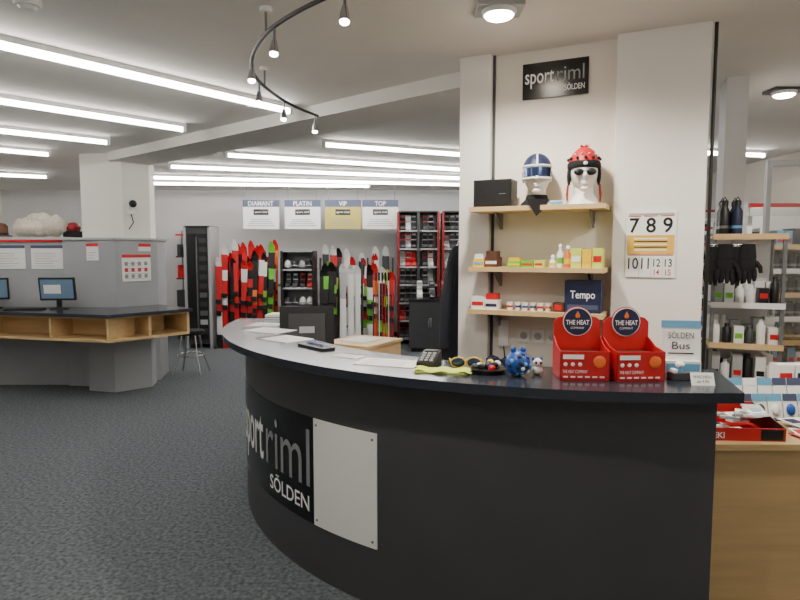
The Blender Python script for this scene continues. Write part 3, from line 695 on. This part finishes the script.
B().box(0,0.13,0,0.3,0,CZ,wallg).make("column_narrow",(2.18,4.10,0),radians(-20))
def rightshelf(name,x0,x1,y,H):
    b=B()
    for xx in (x0,x1): b.box(xx-0.02,xx+0.02,y,y+0.35,0,H,wht)
    b.box(x0,x1,y+0.33,y+0.35,0,H,wallg); b.box(x0-0.02,x1+0.02,y-0.02,y,H-0.03,H,dred); b.box(x0-0.02,x1+0.02,y-0.03,y-0.02,H-0.10,H-0.04,lgry)
    z=0.3; k=0
    while z<H-0.2:
        b.box(x0,x1,y-0.02,y+0.33,z,z+0.02,lgry); b.box(x0,x1,y-0.03,y-0.02,z-0.01,z+0.03,woodm if k%2 else wht)
        x=x0+0.05
        while x<x1-0.04:
            h=random.uniform(0.09,0.145)
            if 0.8<z<1.45:
                for q in (0,1): b.lathe([(0.026,0),(0.028,0.01),(0.028,h*0.8),(0.016,h)],(x,y+0.05+q*0.1,z+0.02),blk,12); b.lathe([(0.029,0),(0.029,0.018)],(x,y+0.05+q*0.1,z+0.05),gtxt,12)
            else: b.box(x-0.028,x+0.028,y,y+0.15,z+0.02,z+0.02+h,random.choice([blk,wht,pap,dgry,lblu,blk])); b.box(x-0.02,x+0.02,y-0.002,y,z+0.05,z+0.08,random.choice([red,wht,navy]))
            x+=0.066
        z+=0.19; k+=1
    b.make(name)
rightshelf("accessory_shelf",2.75,3.9,4.75,1.98)
rightshelf("accessory_shelf",3.0,4.5,7.2,2.1)
b=B(); w=0.95; H=2.25
for x0,x1 in((0,0.03),(w-0.03,w)): b.box(x0,x1,-0.02,0.02,0,H,lgry)
b.box(0.03,w-0.03,-0.02,0.02,H-0.04,H,lgry); b.box(0.03,w-0.03,-0.02,0.02,0,0.08,lgry)
b.box(0.03,w-0.03,-0.003,0.003,0.08,H-0.04,pane)
b.cyl((0.07,-0.05,0.95),(0.07,-0.05,1.25),0.010,chrome,n=10)
for z in (0.97,1.23): b.cyl((0.07,-0.05,z),(0.07,0.0,z),0.006,chrome,n=8)
b.make("glass_door",(2.62,4.35,0),radians(-8))

# ------------------------------------------------------------ ceiling fittings
def tubelamp(p0,p1):
    p0=Vector(p0);p1=Vector(p1); d=p1-p0; L=d.length; a=math.atan2(d.y,d.x)
    b=B(); b.box(0,L,-0.022,0.022,-0.035,0,wht)
    b.tube([(0.03,0,-0.056),(L-0.03,0,-0.056)],0.020,tubeE,12)
    for x0,x1 in((0,0.03),(L-0.03,L)): b.box(x0,x1,-0.025,0.025,-0.08,0,wht)
    b.make("fluorescent_lamp",(p0.x,p0.y,CZ),a)
for q in [((-2.85,2.47),(-0.86,4.85)),((-3.9,3.5),(-1.95,5.55)),((-4.9,4.55),(-2.95,6.2)),((-5.6,5.6),(-3.98,6.95)),((-6.9,8.2),(-5.2,9.0)),
          ((-0.8,6.3),(1.4,7.25)),((-2.0,6.97),(1.4,8.45)),((-3.0,7.9),(1.4,9.3)),((-3.9,9.0),(1.5,10.1)),((-5.0,9.7),(-0.5,10.25)),
          ((-1.9,0.0),(-0.3,1.5)),((-5.4,-0.5),(-3.5,1.4)),((1.0,-1.6),(3.0,-0.6)),((2.4,6.6),(4.2,7.0)),((2.4,1.0),(4.2,2.2))]:  # tubes in this row are added to light the room, mostly out of view
    tubelamp((q[0][0],q[0][1],0),(q[1][0],q[1][1],0))

tr=[(0.25,2.35),(-0.02,2.36),(-0.22,2.48),(-0.45,2.70),(-0.64,2.96),(-0.79,3.30),(-0.86,3.65),(-0.84,4.0),(-0.77,4.35),(-0.63,4.7)]
def cr(P_,n=6):
    out=[]
    for i in range(len(P_)-1):
        a=P_[max(i-1,0)];b_=P_[i];c=P_[i+1];d=P_[min(i+2,len(P_)-1)]
        for k in range(n):
            t=k/n; out.append(tuple(0.5*((2*b_[j])+(-a[j]+c[j])*t+(2*a[j]-5*b_[j]+4*c[j]-d[j])*t*t+(-a[j]+3*b_[j]-3*c[j]+d[j])*t**3) for j in (0,1)))
    out.append(P_[-1]); return out
TH=2.64
b=B(); cv=cr(tr); b.tube([(x,y,TH) for x,y in cv],0.010,dgry,8)
for i in (6,24,40): b.cyl((cv[i][0],cv[i][1],TH),(cv[i][0],cv[i][1],CZ),0.006,gry,n=8); b.lathe([(0.03,0),(0.03,0.02)],(cv[i][0],cv[i][1],CZ-0.02),wht,14)
for i in [12,22,30,38,46,53]:
    x,y=cv[i]; b.cyl((x,y,TH),(x,y,TH-0.07),0.006,gry,n=8); b.tube([(x,y,TH-0.06),(x,y-0.01,TH-0.09),(x,y-0.02,TH-0.13)],[0.010,0.018,0.023],chrome,12); b.ell((x,y-0.021,TH-0.133),(0.019,0.019,0.010),bulbE,12,6)
b.make("track_light")
def spotlamp(loc,power,spot):
    l=bpy.data.lights.new("downlight_lamp",'SPOT'); l.energy=power; l.color=(1,0.92,0.80); l.shadow_soft_size=0.06
    l.spot_size=radians(spot); l.spot_blend=0.6
    o=bpy.data.objects.new("downlight_lamp",l); scene.collection.objects.link(o); o.location=loc
for k,(x,y,pw) in enumerate([(0.47,2.95,110),(2.75,4.40,70),(1.75,2.1,95),(-0.3,1.4,75)]):  # last two are unseen extras, added to brighten the front area
    b=B(); b.box(-0.11,0.11,-0.08,0.08,-0.02,0,dgry if k==1 else lgry); b.lathe([(0.075,-0.04),(0.085,-0.02)],(0,0,0),wht,24); b.ell((0,0,-0.040),(0.068,0.068,0.02),bulbE,20,8)
    b.make("ceiling_downlight",(x,y,CZ))
    spotlamp((x,y,CZ-0.08),pw,155)
for (x,y) in ((-1.72,2.87),(-1.15,4.75)):
    b=B(); b.lathe([(0.055,-0.03),(0.06,0),],(0,0,0),wht,24); b.lathe([(0.03,-0.045),(0.04,-0.03)],(0,0,0),wht,20); b.make("smoke_detector",(x,y,CZ))

# ------------------------------------------------------------ world and camera
w=bpy.data.worlds.new("world"); scene.world=w; w.use_nodes=True
w.node_tree.nodes["Background"].inputs[0].default_value=(0.8,0.85,1,1); w.node_tree.nodes["Background"].inputs[1].default_value=0.3
cam=bpy.data.cameras.new("camera"); co=bpy.data.objects.new("camera",cam); scene.collection.objects.link(co)
cam.lens=27; cam.sensor_width=36; co.location=(0,0,1.6); co.rotation_euler=(radians(90-4.57),0,0); cam.clip_start=0.05
scene.camera=co
